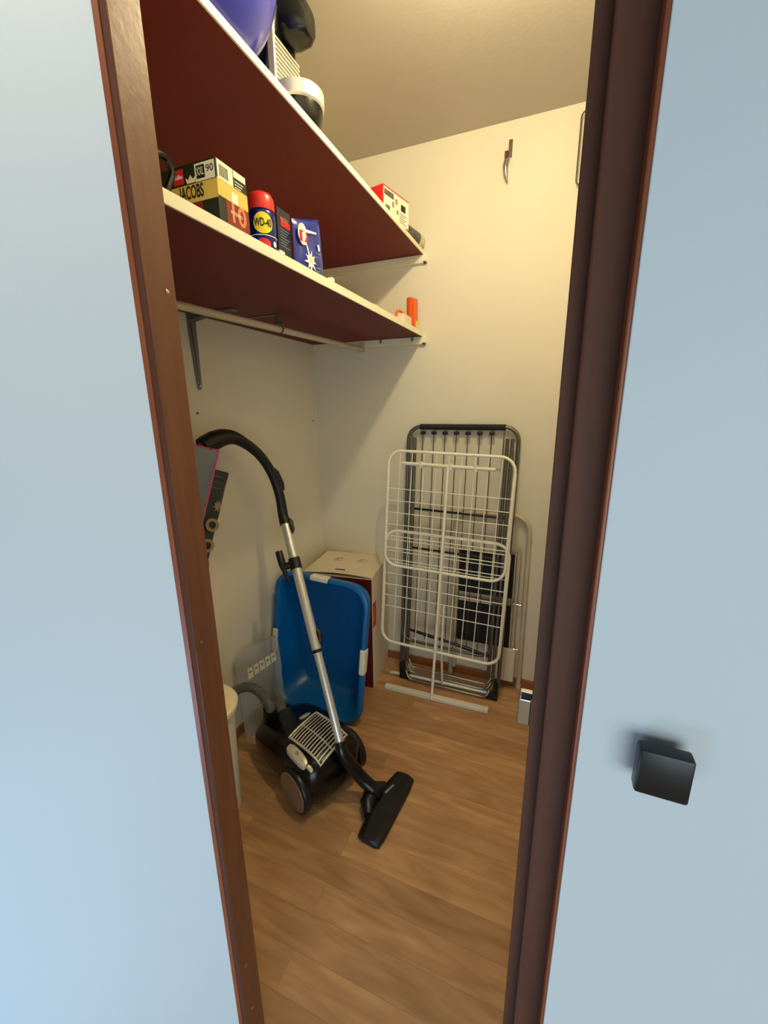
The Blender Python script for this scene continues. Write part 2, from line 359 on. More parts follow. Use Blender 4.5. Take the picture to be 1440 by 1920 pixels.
# ------------------------------------------------------------------ things on the lower shelf
zl = 1.7575
Ymin = frame((0, 0, 0), (1, 0, 0), (0, 0, 1))                       # text plane facing -y
def facing_y(x, y, z): return frame((x, y, z), (1, 0, 0), (0, 0, 1))
def facing_x(x, y, z): return frame((x, y, z), (0, 1, 0), (0, 0, 1))
jb = thing('coffee_box', 'green, gold and red JACOBS coffee box at the left end of the lower shelf', 'box', (0.42, 0.79, zl))
x0, x1, y0, y1, z0, z1 = 0.272, 0.551, 0.744, 0.832, zl, 1.887
g = G().box((x0, y0, z0), (x1, y1, z1), 'jgreen', 0.0012); e = 0.0006
def dy(g, a, b, c, d, m, k=1): g.box((a, y0 - e * k, c), (b, y0 - .00005, d), m)
def dx(g, a, b, c, d, m, k=1): g.box((x1 + .00005, a, c), (x1 + e * k, b, d), m)
dy(g, x0 + .001, x1, z0 + .062, z0 + .094, 'gold'); dy(g, x0 + .001, x1 - .04, z0 + .001, z0 + .062, 'brownred')
dy(g, 0.498, 0.548, z1 - .034, z1 - .004, 'label'); dy(g, 0.502, 0.523, z1 - .030, z1 - .008, 'ink', 2); dy(g, 0.442, 0.468, z1 - .032, z1 - .006, 'brightred')
dx(g, y0, y1 - .001, z0 + .066, z0 + .096, 'gold'); dx(g, y0 + .020, y1 - .001, z0 + .001, z0 + .066, 'brownred')
dx(g, y0 + .003, y0 + .046, z1 - .034, z1 - .002, 'label'); dx(g, y0 + .048, y0 + .084, z1 - .014, z1 - .002, 'label')
for k in range(7): dx(g, y0 + .008 + k * .0036, y0 + .0095 + k * .0036, z1 - .029, z1 - .009, 'ink', 2)
for k in range(3): dx(g, y0 + .050, y0 + .076 - k * .004, z1 - .022 - k * .005, z1 - .0205 - k * .005, 'label', 2)
dx(g, y0 + .038, y0 + .056, z0 + .066, z0 + .086, 'label', 1.5)
g.build('carton', jb)
text('JACOBS', 0.032, M['ink'], facing_y(0.485, y0 - .0009, z0 + .079), jb, width=0.064, bold=0.0006)
text('XXL', 0.020, M['label'], facing_y(0.5125, y0 - .0016, z1 - .019), jb, width=0.018)
text('90', 0.017, M['ink'], facing_y(0.536, y0 - .0009, z1 - .017), jb, width=0.018)
text('Kaffee', 0.011, M['white'], facing_y(0.455, y0 - .0009, z1 - .019), jb, width=0.020)
text('10', 0.048, M['salmon'], facing_x(x1 + .0009, y0 + .052, z0 + .046), jb, width=0.042, bold=0.001)
text('INTENSO', 0.009, M['label'], facing_x(x1 + .0014, y0 + .048, z0 + .047), jb, width=0.034)
cg = G().prism([(-.010, 0), (.010, 0), (.013, .010), (.006, .006), (0, .014), (-.006, .006), (-.013, .010)], 0, .0004, 'label', X=facing_y(0.486, y0 - .0006, z0 + .096)); cg.build('crown_mark', jb)
fl = G().add([(0.47, 0.765, 1.888), (0.548, 0.765, 1.888), (0.548, 0.828, 1.888), (0.47, 0.828, 1.888)], [(0, 1, 2, 3)], 'label')
fp = G().box((0, 0, -.0006), (0.085, 0.060, 0.0006), 'greybag', X=frame((0.445, 0.775, 1.890), (1, .05, 0.04), (-.05, 1, 0.02)))
fp.box((0.012, 0.030, 0.0006), (0.08, 0.058, 0.012), 'greybag', 0.004, X=frame((0.445, 0.775, 1.890), (1, .05, 0.04), (-.05, 1, 0.02)))
tag(fp.build('grey_packet'), 'small flat grey packet lying on top of the coffee box', 'packet')
gb = G().tube(catmull([(0.50, 0.600, zl + .006), (0.50, 0.610, zl + .06), (0.50, 0.640, zl + .095), (0.50, 0.672, zl + .104), (0.50, 0.684, zl + .085), (0.50, 0.668, zl + .05), (0.50, 0.655, zl + .006)]), 0.006, 'blackgloss', n=8)
tag(gb.build('cable_loop'), 'glossy black cable loop behind the coffee box beside the door frame', 'cable')

wd = thing('spray_can', 'blue WD-40 spray can with red cap and yellow round label on the lower shelf', 'can', (0.543, 0.888, zl))
cx, cy = 0.543, 0.888
g = G().lathe([(0.029, zl), (0.0305, zl + .003), (0.0305, zl + .080), (0.0285, zl + .086), (0.026, zl + .088)], 'can_blue', c=(cx, cy, 0))
def patch(g, c, r, a0, a1, zf, m, n=24):
    vs = []; fs = []
    for i in range(n + 1):
        a = a0 + (a1 - a0) * i / n; lo, hi = zf(i / n)
        for z in (lo, hi): vs.append((c[0] + r * math.cos(a), c[1] + r * math.sin(a), z))
    for i in range(n): fs.append((2 * i, 2 * i + 2, 2 * i + 3, 2 * i + 1))
    g.add(vs, fs, m, True)
A0 = math.radians(-50)
el = lambda cz, h: (lambda t: (cz - h * math.sqrt(max(0, 1 - (2 * t - 1) ** 2)), cz + h * math.sqrt(max(0, 1 - (2 * t - 1) ** 2))))
patch(g, (cx, cy), 0.0309, A0 - .72, A0 + .72, el(zl + .058, .021), 'yellow')
patch(g, (cx, cy), 0.0309, A0 - .50, A0 + .50, el(zl + .016, .012), 'redcap')
patch(g, (cx, cy), 0.0309, A0 - 1.5, A0 + 1.5, lambda t: (zl + .0335, zl + .0350), 'label')
patch(g, (cx, cy), 0.0309, A0 + .72, A0 + 1.05, el(zl + .020, .006), 'label')
g.build('can_body', wd)
G().lathe([(0.0295, zl + .0875), (0.0298, zl + .100), (0.0285, zl + .112), (0.024, zl + .121), (0.014, zl + .126), (0.001, zl + .127)], 'redcap', c=(cx, cy, 0)).build('cap', wd)
# wrapped lettering
def wrap_text(s, size, m, c, r, a, z, parent, width):
    cu = bpy.data.curves.new('t', 'FONT'); cu.body = s; cu.size = size; cu.extrude = 0.0002; cu.align_x = 'CENTER'; cu.align_y = 'CENTER'; cu.offset = 0.0006
    to = bpy.data.objects.new('t', cu); COL.objects.link(to); bpy.context.view_layer.update()
    me = bpy.data.meshes.new_from_object(to); bpy.data.objects.remove(to); bpy.data.curves.remove(cu)
    xs = [v.co.x for v in me.vertices]; k = width / (max(xs) - min(xs)); g = G()
    g.add([(c[0] + (r + v.co.z) * math.cos(a + v.co.x * k / r), c[1] + (r + v.co.z) * math.sin(a + v.co.x * k / r), z + v.co.y) for v in me.vertices], [tuple(p.vertices) for p in me.polygons], m, False)
    bpy.data.meshes.remove(me); return g.build('lettering', parent)
wrap_text('WD-40', 0.022, M['ink'], (cx, cy), 0.0313, A0, zl + .058, wd, 0.040)

nb = thing('slim_box', 'slim dark navy box with small red and white print beside the spray can', 'box', (0.53, 0.962, zl))
y0, y1, x0, x1, z1 = 0.936, 0.990, 0.518, 0.551, 1.877
g = G().box((x0, y0, zl), (x1, y1, z1), 'navy', 0.001)
dx(g, y0 + .014, y1 - .003, z1 - .036, z1 - .024, 'brightred'); 
for k in range(7): dx(g, y0 + .010, y1 - .008 - (k % 3) * .006, z1 - .044 - k * .006, z1 - .0425 - k * .006, 'greybag')
g.box((x0 + .006, y0 - .0006, z1 - .040), (x1 - .004, y0, z1 - .024), 'brightred')
g.build('carton', nb)
text('NOLL', 0.013, M['salmon'], facing_x(x1 + .0014, y0 + .028, z1 - .022), nb, width=0.034)
# white corner of something small between can and box
bd = thing('detergent_bag', 'royal blue plastic bag with red and white round print on the lower shelf', 'bag', (0.545, 1.065, zl))
g = G().pouch((0.556, 0.994, zl + .002), (0.568, 1.112, zl + .002), (0.560, 1.112, 1.908), (0.552, 0.996, 1.872), (1, -.12, 0), 0.024, 'bagblue', crumple=0.004, seed=3)
g.build('bag_body', bd)
FX = frame((0.5725, 1.042, 1.828), (0.04, 1, 0), (0, 0, 1))
g = G()
g.prism([(-.030 + .020 * math.cos(2 * PI * k / 24), .012 + .024 * math.sin(2 * PI * k / 24)) for k in range(24)], 0, .0008, 'label', X=FX)
g.prism([(-.046, -.006), (-.014, -.002), (-.010, .022), (-.044, .018)], .001, .0018, 'brightred', X=FX)
g.prism([(-.036, .012), (-.024, .024), (-.018, .010), (-.028, -.006), (-.034, -.004)], .002, .0026, 'white', X=FX)
g.prism([(-.022, .018), (.030, .030), (.032, .034), (-.020, .026)], .001, .0018, 'white', X=FX)
pts = [(.0 + (.024 if k % 2 else .011) * math.cos(2 * PI * k / 18 + .3) * (1.3 if k % 3 == 0 else 1), -.040 + (.026 if k % 2 else .012) * math.sin(2 * PI * k / 18 + .3)) for k in range(18)]
g.prism(pts, .0005, .0014, 'white', X=FX)
g.prism([(-.008, -.044), (.008, -.040), (.010, -.034), (-.004, -.036)], .0016, .0022, 'yellow', X=FX)
g.prism([(-.022, -.002), (-.018, -.002), (.0, -.030), (-.006, -.032)], .0006, .0014, 'white', X=FX)
g.prism([(.034, .006), (.042, .010), (.046, -.002), (.039, -.008)], .0006, .0014, 'white', X=FX)
for k in range(6): g.prism([(.026, -.014 - k * .0085), (.048 - (k % 2) * .006, -.012 - k * .0085), (.048 - (k % 2) * .006, -.0145 - k * .0085), (.026, -.0165 - k * .0085)], .0006, .0014, 'greybag', X=FX)
g.build('print', bd)
tag(G().box((0.552, 0.905, zl), (0.575, 0.925, zl + .016), 'label', 0.002).build('paper_scrap'), 'small white paper scrap in front of the spray can', 'paper')
tag(G().lathe([(0.012, zl), (0.013, zl + .004), (0.012, zl + .020), (0.009, zl + .023)], 'cream', c=(0.560, 1.168, 0), n=20).build('bottle_top'), 'small cream cap on the lower shelf right of the blue bag', 'cap')
g = G().pouch((0.40, 1.33, zl + .008), (0.57, 1.30, zl + .006), (0.575, 1.60, zl + .008), (0.42, 1.58, zl + .012), (0, 0, 1), 0.022, 'crumple', crumple=0.014, seed=9)
tag(g.build('crumpled_bag'), 'flat crumpled white bag lying on the lower shelf', 'bag')
g = G().tube(catmull([(0.55, 1.28, zl + .004), (0.56, 1.20, zl + .004), (0.50, 1.23, zl + .004), (0.56, 1.265, zl + .004)]), 0.0035, 'black', n=6)
tag(g.build('thin_cable'), 'thin black cord lying on the lower shelf beside the cream cap', 'cord')
ot = G(); ring = []
pts = [(0.024 * math.cos(a), 0.024 * math.sin(a)) for a in [math.radians(80 + 190 * k / 12) for k in range(13)]]
pts2 = [(0.017 * math.cos(a), 0.017 * math.sin(a)) for a in [math.radians(270 - 190 * k / 12) for k in range(13)]]
ot.prism(pts + pts2, zl, zl + .125, 'orange', X=Matrix.Translation((0.566, 1.897, 0)) @ Matrix.Rotation(math.radians(15), 4, 'Z'), smooth=True)
ot.box((0.556, 1.905, zl), (0.578, 1.945, zl + .128), 'orange', 0.003)
o = thing('orange_tube', 'orange plastic packaging standing at the far end of the lower shelf', 'packaging', (0.566, 1.90, zl))
ot.build('shell', o)
G().box((0.5785, 1.910, zl + .004), (0.5792, 1.940, zl + .036), 'yellow').build('sticker', o)
g = G().box((0.50, 1.765, zl), (0.575, 1.868, zl + .040), 'card', 0.002)
tag(g.build('small_carton'), 'low white carton in front of the orange packaging on the shelf', 'box')
g = G().tube(catmull([(0.54, 1.74, zl + .006), (0.55, 1.76, zl + .050), (0.56, 1.80, zl + .046), (0.56, 1.83, zl + .043)]), 0.005, 'orange', n=6)
tag(g.build('orange_strap'), 'short orange strap lying over the small white carton', 'strap')

# ------------------------------------------------------------------ things on the upper shelf
zt = 2.0915
bp = [(max(0.0006, 0.17 * math.sin(PI * k / 40)), zt + .17 - 0.17 * math.cos(PI * k / 40)) for k in range(41)]
tag(G().lathe(bp, 'purple_blue', c=(0.470, 0.81, 0), n=72).build('blue_ball'), 'large glossy purple-blue ball on the upper shelf beside the coffee machine', 'ball')
# coffee machine
cm = thing('coffee_machine', 'black and chrome capsule coffee machine on the upper shelf edge', 'coffee machine', (0.42, 1.10, zt))
yc = 1.105
g = G()
secs = []
for z, xa, xb, hw in ((zt, .26, .46, .055), (zt + .05, .26, .465, .058), (zt + .12, .26, .475, .058), (zt + .20, .26, .49, .058), (zt + .26, .27, .50, .056), (zt + .30, .30, .46, .045)):
    secs.append([Vector((x, y, z)) for x, y in rr(xa, xb, yc - hw, yc + hw, 0.02)])
g.rings(secs, 'blackgloss'); g.build('housing', cm)
g = G(); secs = []
for x, zc, hh, hw in ((.42, zt + .275, .056, .046), (.47, zt + .270, .058, .048), (.515, zt + .262, .056, .046), (.545, zt + .252, .046, .038), (.560, zt + .242, .028, .024)):
    secs.append([Vector((x, yc + .01 + hw * math.copysign(abs(math.cos(a)) ** .7, math.cos(a)), zc + hh * math.copysign(abs(math.sin(a)) ** .7, math.sin(a)))) for a in [2 * PI * k / 28 for k in range(28)]])
g.rings(secs, 'blackgloss'); g.build('brew_head', cm)
g = G().box((0.481, yc - .063, zt + .02), (0.500, yc - .054, zt + .225), 'silverpl', 0.003); g.build('side_strip', cm)
g = G()
for k in range(13): 
    z = zt + .075 + k * .0098; g.box((0.488, yc - .053, z), (0.497, yc + .055, z + .0045), 'silverpl', 0.001)
g.build('grille', cm)
tray = G().lathe([(0.060, zt + .054), (0.064, zt + .058), (0.064, zt + .086), (0.060, zt + .088)], 'silverpl', c=(0.531, 1.090, 0), n=40); tray.build('tray_ring', cm)
G().lathe([(0.030, zt + .002), (0.048, zt + .012), (0.058, zt + .032), (0.0600, zt + .056)], 'blackgloss', c=(0.531, 1.090, 0), n=40).build('drip_tray', cm)

rb = thing('printed_box', 'red box with white picture side near the far end of the upper shelf', 'box', (0.539, 1.678, zt), math.radians(-12.4))
w_, l_, h_ = 0.10, 0.165, 0.099
g = G().box((-.062, -.088, 0), (.040, .088, h_), 'brightred', 0.0015).box((.0402, -.086, .002), (.0408, .086, h_ - .006), 'label')
g.box((.0408, -.082, h_ - .030), (.0413, -.020, h_ - .012), 'greycloth').box((.0408, .030, .050), (.0413, .062, .072), 'ink').box((.0408, -.074, .018), (.0413, -.046, .040), 'greycloth')
g.box((.0408, -.010, .060), (.0413, .006, .078), 'salmon').box((.0408, .0, .030), (.0413, .012, .044), 'greybag').box((.0408, -.030, .044), (.0413, -.018, .062), 'greybag')
for k in range(5): g.box((.0408, .02, .010 + k * .007), (.0413, .07 - (k % 2) * .012, .0125 + k * .007), 'greybag')
g.build('carton', rb, world=False)
rl = thing('fabric_roll', 'patterned grey roll with cream end lying on the upper shelf corner', 'roll', (0.56, 1.87, zt))
g = G(); Pp = [Vector((0.556, 1.822, zt + .0285)), Vector((0.572, 1.920, zt + .0285))]
g.tube([Pp[0], Pp[1]], 0.0275, 'greycloth', n=24); g.build('roll_body', rl)
dv = (Pp[1] - Pp[0]).normalized()
g = G().tube([Pp[1], Pp[1] + dv * .018, Pp[1] + dv * .045, Pp[1] + dv * .060], [0.028, .028, .025, .012], 'crumple', n=24); g.build('end_cover', rl)

# ------------------------------------------------------------------ back wall clip, loop on the right
hk = thing('wall_clip', 'narrow metal clip with red tip hung high on the back wall', 'clip', (0.935, D - .01, 2.287))
G().box((0.936, D - .006, 2.375), (0.950, D - .0005, 2.436), 'darksteel', 0.002).build('mount_plate', hk)
G().tube([(0.934, D - .012, 2.372), (0.928, D - .018, 2.345), (0.931, D - .016, 2.315), (0.938, D - .010, 2.288)], [0.010, 0.010, 0.008, 0.003], 'steel', n=10).build('clip_body', hk)
G().box((0.924, D - .024, 2.368), (0.938, D - .006, 2.392), 'card_red', 0.002).build('red_tip', hk)
lo = G().tube([(x, 1.968, z) for x, z in rr(1.194, 1.28, 2.225, 2.462, 0.02)], 0.003, 'darksteel', closed=True, n=8)
for z in (2.25, 2.43): lo.cyl((1.28, 1.968, z), (1.28, D - .0005, z), 0.004, 'darksteel', n=8)
tag(lo.build('wire_hanger_frame'), 'thin dark wire loop on the back wall beside the right door frame', 'wire frame')
ct = thing('door_catch', 'small chrome metal catch on the inner edge of the right door frame', 'catch', (1.192, 0.497, 1.009))
G().box((1.1845, 0.4905, 1.009), (1.2005, 0.506, 1.0475), 'chrome', 0.0018).build('catch_plate', ct)
G().box((1.187, 0.4915, 1.0482), (1.2005, 0.497, 1.0565), 'black', 0.0008).build('catch_slot', ct)
G().box((1.186, 0.4905, 1.0572), (1.2008, 0.497, 1.0592), 'chrome', 0.0006).build('catch_lip', ct)

# ------------------------------------------------------------------ bags on the left
gbg = thing('shopping_bag', 'grey bag with bright pink trim hanging by the left door frame', 'bag', (0.105, 0.97, 0.86))
c = [(0.105, 0.90, 0.86), (0.105, 0.955, 0.90), (0.105, 1.135, 1.276), (0.105, 0.86, 1.345)]
G().pouch(*c, (1, 0, 0), 0.03, 'greybag', crumple=0.012, seed=1).build('bag_body', gbg)
G().tube([c[0], c[1], c[2], c[3]], 0.0045, 'pink', n=8).build('trim', gbg)
dbg = thing('black_bag', 'charcoal bag with gold printed letters behind the grey and pink bag', 'bag', (0.02, 1.10, 0.74))
c = [(0.022, 0.93, 0.74), (0.022, 1.055, 0.76), (0.022, 1.262, 1.172), (0.022, 1.05, 1.25)]
G().pouch(*c, (1, 0, 0), 0.03, 'darkbag', crumple=0.010, seed=5).build('bag_body', dbg)
dd = Vector((0, 1.262 - 1.055, 1.172 - .76)).normalized()
TX = frame((0.042, 1.165, 1.062), dd, (0, -dd.z, dd.y))
g = G().prism([(.024 * math.cos(2 * PI * k / 16) * (1 if k % 2 else .55), .022 * math.sin(2 * PI * k / 16) * (1 if k % 2 else .6)) for k in range(16)], 0, .0015, 'goldink', X=TX); g.build('emblem', dbg)
for k, s in enumerate(('O', 'O', 'C')):
    q = Vector((0.043, 1.165, 1.062)) - dd * (.075 + .078 * k)
    text(s, 0.085, M['goldink'], frame(q, dd, (0, -dd.z, dd.y)), dbg, width=0.050, bold=0.0035)
g = G()
for k in range(3):
    a = Vector((0.040, 1.075, 1.225)) - dd * (.012 + .022 * k) ; b_ = a + Vector((0, .14, -.052)); g.tube([a, b_], 0.0012, 'greybag', n=6)
g.build('stripes', dbg)

# ------------------------------------------------------------------ bin behind left jamb
bn = thing('waste_bin', 'white round bin with cream lid beside the left door frame', 'bin', (0.165, 0.872, 0))
bc = (0.165, 0.872, 0)
G().lathe([(0.082, 0.001), (0.088, 0.005), (0.100, 0.425), (0.100, 0.43), (0.096, 0.43), (0.084, 0.01), (0.02, .008)], 'binbody', c=bc, n=48).build('bin_body', bn)
G().lathe([(0.101, 0.418), (0.113, 0.422), (0.115, 0.438), (0.108, 0.447), (0.090, 0.450), (0.074, 0.449), (0.070, 0.443), (0.066, 0.449), (0.03, 0.450), (0.001, 0.450)], 'bin', c=bc, n=48).build('lid', bn)

# ------------------------------------------------------------------ vacuum cleaner
vc = thing('vacuum_cleaner', 'black canister vacuum cleaner with silver grille parked in front of the blue tub', 'vacuum cleaner', (0.56, 1.075, 0), math.radians(157.6))
VM = ROOTM[vc.name]
def V(x, y, z): return VM @ Vector((x, y, z))
def sec(x, hw, zb, ztp, ex=0.62, n=36, skew=0.0):
    zc = (zb + ztp) / 2; hh = (ztp - zb) / 2; out = []
    for k in range(n):
        a = 2 * PI * k / n; cs, sn = math.cos(a), math.sin(a)
        out.append(Vector((x, hw * math.copysign(abs(cs) ** ex, cs), zc + hh * math.copysign(abs(sn) ** ex, sn))))
    return out
prof = [(-.014, .05, .07, .13), (-.009, .09, .05, .170), (.004, .118, .03, .196), (.03, .130, .02, .210), (.08, .136, .016, .219), (.15, .138, .016, .220), (.22, .138, .016, .212), (.29, .137, .018, .194), (.34, .133, .02, .176), (.385, .120, .022, .153), (.415, .095, .028, .13), (.432, .06, .04, .105), (.438, .03, .05, .09)]
g = G().rings([sec(*p) for p in prof], 'blackgloss')
g.v = [VM @ p for p in g.v]; body = g.build('body', vc)
g = G().tube([V(x, y * 1.0, 0.100) for x, y in [(-.006, -.05), (-.012, 0), (-.006, .05)]], 0.006, 'black'); g.build('rear_bumper', vc)
for sgn in (1, -1):
    wx = V(0.075, sgn * .128, .084); ax = (V(0, sgn, 0) - V(0, 0, 0)).normalized()
    X = frame(wx, (VM.to_3x3() @ Vector((1, 0, 0))), (0, 0, 1)) if sgn < 0 else frame(wx, (VM.to_3x3() @ Vector((-1, 0, 0))), (0, 0, 1))
    g = G().lathe([(0.060, -.02), (0.080, -.016), (0.083, 0.0), (0.083, 0.012), (0.078, 0.018), (0.072, 0.019)], 'black', X=X, n=48); wh = g.build('wheel', vc)
    g = G().lathe([(0.073, 0.0185), (0.071, 0.021), (0.04, 0.0245), (0.012, 0.0255), (0.001, 0.0255)], 'hubcap', X=X, n=48); g.build('hubcap', wh)
# caster at front
G().cyl(V(.33, .012, .018), V(.33, -.012, .018), 0.018, 'black').build('caster', vc)
# grille
def top_z(x):
    for a, b_ in zip(prof, prof[1:]):
        if a[0] <= x <= b_[0]:
            t = (x - a[0]) / (b_[0] - a[0]); return a[3] + (b_[3] - a[3]) * t
    return .1
g = G()
fr = [(.030, -.076), (.205, -.064), (.172, .085), (.002, .068)]
def surf(x, y, lift=0.0): return V(x, y, top_z(x) + lift - 0.9 * max(0, abs(y) - .03) ** 1.6)
P0 = []
for i in range(4):
    a, b_ = fr[i], fr[(i + 1) % 4]
    for k in range(8): P0.append(surf(a[0] + (b_[0] - a[0]) * k / 8, a[1] + (b_[1] - a[1]) * k / 8, .006))
g.tube(P0, 0.0048, 'silverpl', closed=True, n=8)
def gp(s_, t_, lift=.006):
    a = (fr[3][0] * (1 - s_) + fr[2][0] * s_, fr[3][1] * (1 - s_) + fr[2][1] * s_); b_ = (fr[0][0] * (1 - s_) + fr[1][0] * s_, fr[0][1] * (1 - s_) + fr[1][1] * s_)
    return surf(a[0] + (b_[0] - a[0]) * t_, a[1] + (b_[1] - a[1]) * t_, lift)
for k in range(12): g.tube([gp((k + .9) / 12.8, .02 + .96 * j / 8) for j in range(9)], 0.0026, 'silverpl', n=6)
g.tube([gp(s_, .45, .005) for s_ in (0, .25, .5, .75, 1)], 0.0022, 'silverpl', n=6)
g.build('grille', vc)['label'] = 'silver slatted exhaust grille'
g = G(); q = []
for i in range(9):
    for j in range(9): q.append(gp(i / 8, j / 8, .0015))
g.add(q, [(i * 9 + j, i * 9 + j + 1, i * 9 + j + 10, i * 9 + j + 9) for i in range(8) for j in range(8)], 'black'); g.build('filter_panel', vc)
pb = G().rings([[surf(.088 + (.055 * s_) * math.copysign(abs(math.cos(a)) ** .6, math.cos(a)), .109 + .016 * s_ * math.copysign(abs(math.sin(a)) ** .6, math.sin(a)), h2) for a in [2 * PI * k / 24 for k in range(24)]] for s_, h2 in ((1, -.004), (1, .010), (.8, .0135), (.3, .0145))], 'silverpl')
po = pb.build('power_button', vc)
g = G().tube([surf(.088 + .0065 * math.cos(a), .109 + .0045 * math.sin(a), .0152) for a in [2 * PI * k / 14 for k in range(14)]], 0.0008, 'ink', closed=True, n=6); g.build('power_symbol', po)
G().tube([surf(.010, .100, .0), surf(.020, .102, .004), surf(.030, .104, .004)], [.007, .009, .007], 'silverpl', n=10).build('latch', vc)
G().rings([[surf(.225 + .011 * s_ * math.cos(a), -.022 + .026 * s_ * math.sin(a), h2) for a in [2 * PI * k / 20 for k in range(20)]] for s_, h2 in ((1, -.002), (1, .006), (.7, .008))], 'silverpl').build('release_button', vc)
# hose collar and hose
ca = V(.315, .015, .150); 
G().tube([V(.378, .045, .130), V(.358, .058, .190), V(.338, .070, .240)], [.036, .030, .025], 'black', n=20).build('hose_collar', vc)
hp = catmull([V(.345, .066, .225), V(.330, .075, .262), (0.195, 1.128, .312), (0.150, 1.115, .338), (0.112, 1.085, .332), (0.085, 1.040, .300), (0.058, .985, .25), (0.042, .94, .30), (0.045, .86, .55), (0.055, .84, .9), (0.058, .92, 1.14), (0.062, 1.02, 1.24), (0.072, 1.10, 1.290)], 22)
rad = [0.0185 + (0.0012 if k % 2 else -0.0008) for k in range(len(hp))]
G().tube(hp, rad, 'hose', n=16).build('hose', vc)
# wand
Bp = Vector((0.586, 1.074, 0.222)); Tp = Vector((0.200, 1.356, 0.973)); wdv = (Tp - Bp).normalized()
mid = Bp + (Tp - Bp) * .40
wandA = G().tube([Bp, mid], 0.0155, 'alu', n=24).build('lower_tube', vc)
wandB = G().tube([mid - wdv * .01, Tp], 0.0185, 'alu', n=24).build('upper_tube', vc)
G().tube([mid - wdv * .006, mid + wdv * .006], 0.0205, 'black', n=24).build('tube_ring', vc)
side = Vector((0.85, 0.45, 0.2)); side = (side - wdv * side.dot(wdv)).normalized()
front = wdv.cross(side)
def along(t, s_=0, f_=0): return Bp + (Tp - Bp) * t + side * s_ + front * f_
g = G().tube([along(.425, .016), along(.44, .022), along(.475, .022), along(.49, .017)], [.007, .012, .012, .006], 'black', n=14); g.build('height_button', vc)
g = G().tube([along(.93, .014), along(.945, .021), along(.985, .021), along(1.0, .016)], [.008, .011, .012, .008], 'black', n=14); g.build('release_clip', vc)
g = G().tube([along(.765), along(.815)], 0.0235, 'black', n=24)
g.tube([along(.79, -.015), along(.79, -.050)], 0.014, 'black', n=14)
g.tube([along(.865, -.052), along(.85, -.052), along(.80, -.050), along(.77, -.048), along(.72, -.044)], [.014, .015, .015, .010, .008], 'black', n=16)
g.build('accessory_clip', vc)
hpts = catmull([Tp - wdv * .02, Tp + wdv * .02, (0.178, 1.366, 1.075), (0.158, 1.352, 1.165), (0.136, 1.310, 1.245), (0.112, 1.235, 1.305), (0.096, 1.180, 1.318), (0.082, 1.120, 1.303), (0.076, 1.095, 1.290)], 8)
n_ = len(hpts); hr_ = [0.0225 - 0.004 * math.sin(PI * min(1, k / (n_ * .75))) + (0.012 * max(0, (k / n_ - .58) / .25) if k / n_ < .84 else 0.010) for k in range(n_)]
G().tube(hpts, hr_, 'blackmatt', n=24).build('handle', vc)
g = G().tube([Vector((0.182, 1.385, 1.090)), Vector((0.176, 1.385, 1.115)), Vector((0.163, 1.373, 1.165)), Vector((0.155, 1.355, 1.190))], [.008, .013, .013, .007], 'black', n=12); g.build('slide_valve', vc)
# floor nozzle
nk = catmull([Bp + wdv * .03, Bp - wdv * .01, (0.618, 1.088, 0.150), (0.650, 1.100, 0.098), (0.690, 1.105, 0.064)], 6)
G().tube(nk, [0.021] * 8 + [0.024] * (len(nk) - 8), 'blackgloss', n=20).build('nozzle_neck', vc)
NX = frame((0.744, 1.096, 0.0), (0.10, 1, 0), (-1, 0.10, 0))    # local x along the head, y toward the neck
g = G(); S = []
for x, f_, b_, hgt in ((-.140, -.030, .018, .022), (-.134, -.046, .034, .028), (-.10, -.050, .040, .032), (-.04, -.050, .046, .036), (.04, -.050, .046, .036), (.10, -.050, .040, .032), (.146, -.046, .030, .028), (.154, -.030, .014, .022)):
    S.append([Vector((x, y, z)) for y, z in ((f_, .003), (b_, .003), (b_ + .003, .012), (b_ - .006, hgt * .8), (b_ - .022, hgt), (f_ + .018, hgt), (f_ + .004, hgt * .75), (f_ - .001, .014))])
g.rings(S, 'black', smooth=False, X=NX); nz_ = g.build('nozzle', vc)
g = G().tube([NX @ Vector((-.012, .055, .036)), NX @ Vector((.016, .055, .036))], 0.034, 'blackgloss', n=24); 
g.tube([NX @ Vector((-.068, .034, .028)), NX @ Vector((-.038, .056, .036)), NX @ Vector((.034, .056, .036)), NX @ Vector((.062, .034, .028))], [.016, .027, .027, .016], 'black', n=16); g.build('swivel_joint', nz_)
G().tube([NX @ Vector((.030, .018, .036)), NX @ Vector((.075, .006, .034))], 0.004, 'greybag', n=8).build('foot_switch', nz_)

# ------------------------------------------------------------------ white carton
bx = thing('cardboard_box', 'white cardboard box with red printed side in the back corner behind the blue tub', 'box', (0.240, 1.828, 0), math.radians(7.0))
hw, hd, hh = 0.180, 0.160, 0.618
g = G().box((-hw, -hd, 0), (hw, hd, hh - .003), 'card', 0.002).build('carton_body', bx, world=False)
g = G(); n = 14; vs = []; fs = []
for i in range(n + 1):
    x = -hw + 2 * hw * i / n; bow = .010 * math.sin(PI * i / n) + .003
    for y, z in ((-hd - .004, hh - .002 + bow), (-hd + .12, hh + bow * .4), (hd, hh)): vs.append((x, y, z)); 
    for y, z in ((-hd - .004, hh - .005 + bow), (-hd + .12, hh - .002 + bow * .3), (hd, hh - .002)): vs.append((x, y, z))
for i in range(n):
    a = i * 6; b_ = a + 6
    for j in (0, 1): fs.append((a + j, b_ + j, b_ + j + 1, a + j + 1)); fs.append((a + 3 + j, a + 4 + j, b_ + 4 + j, b_ + 3 + j))
    fs.append((a, a + 3, b_ + 3, b_)); fs.append((a + 2, b_ + 2, b_ + 5, a + 5))
for a in (0, n * 6): fs += [(a, a + 1, a + 4, a + 3), (a + 1, a + 2, a + 5, a + 4)]
g.add(vs, fs, 'card', False); lid = g.build('lid', bx, world=False)
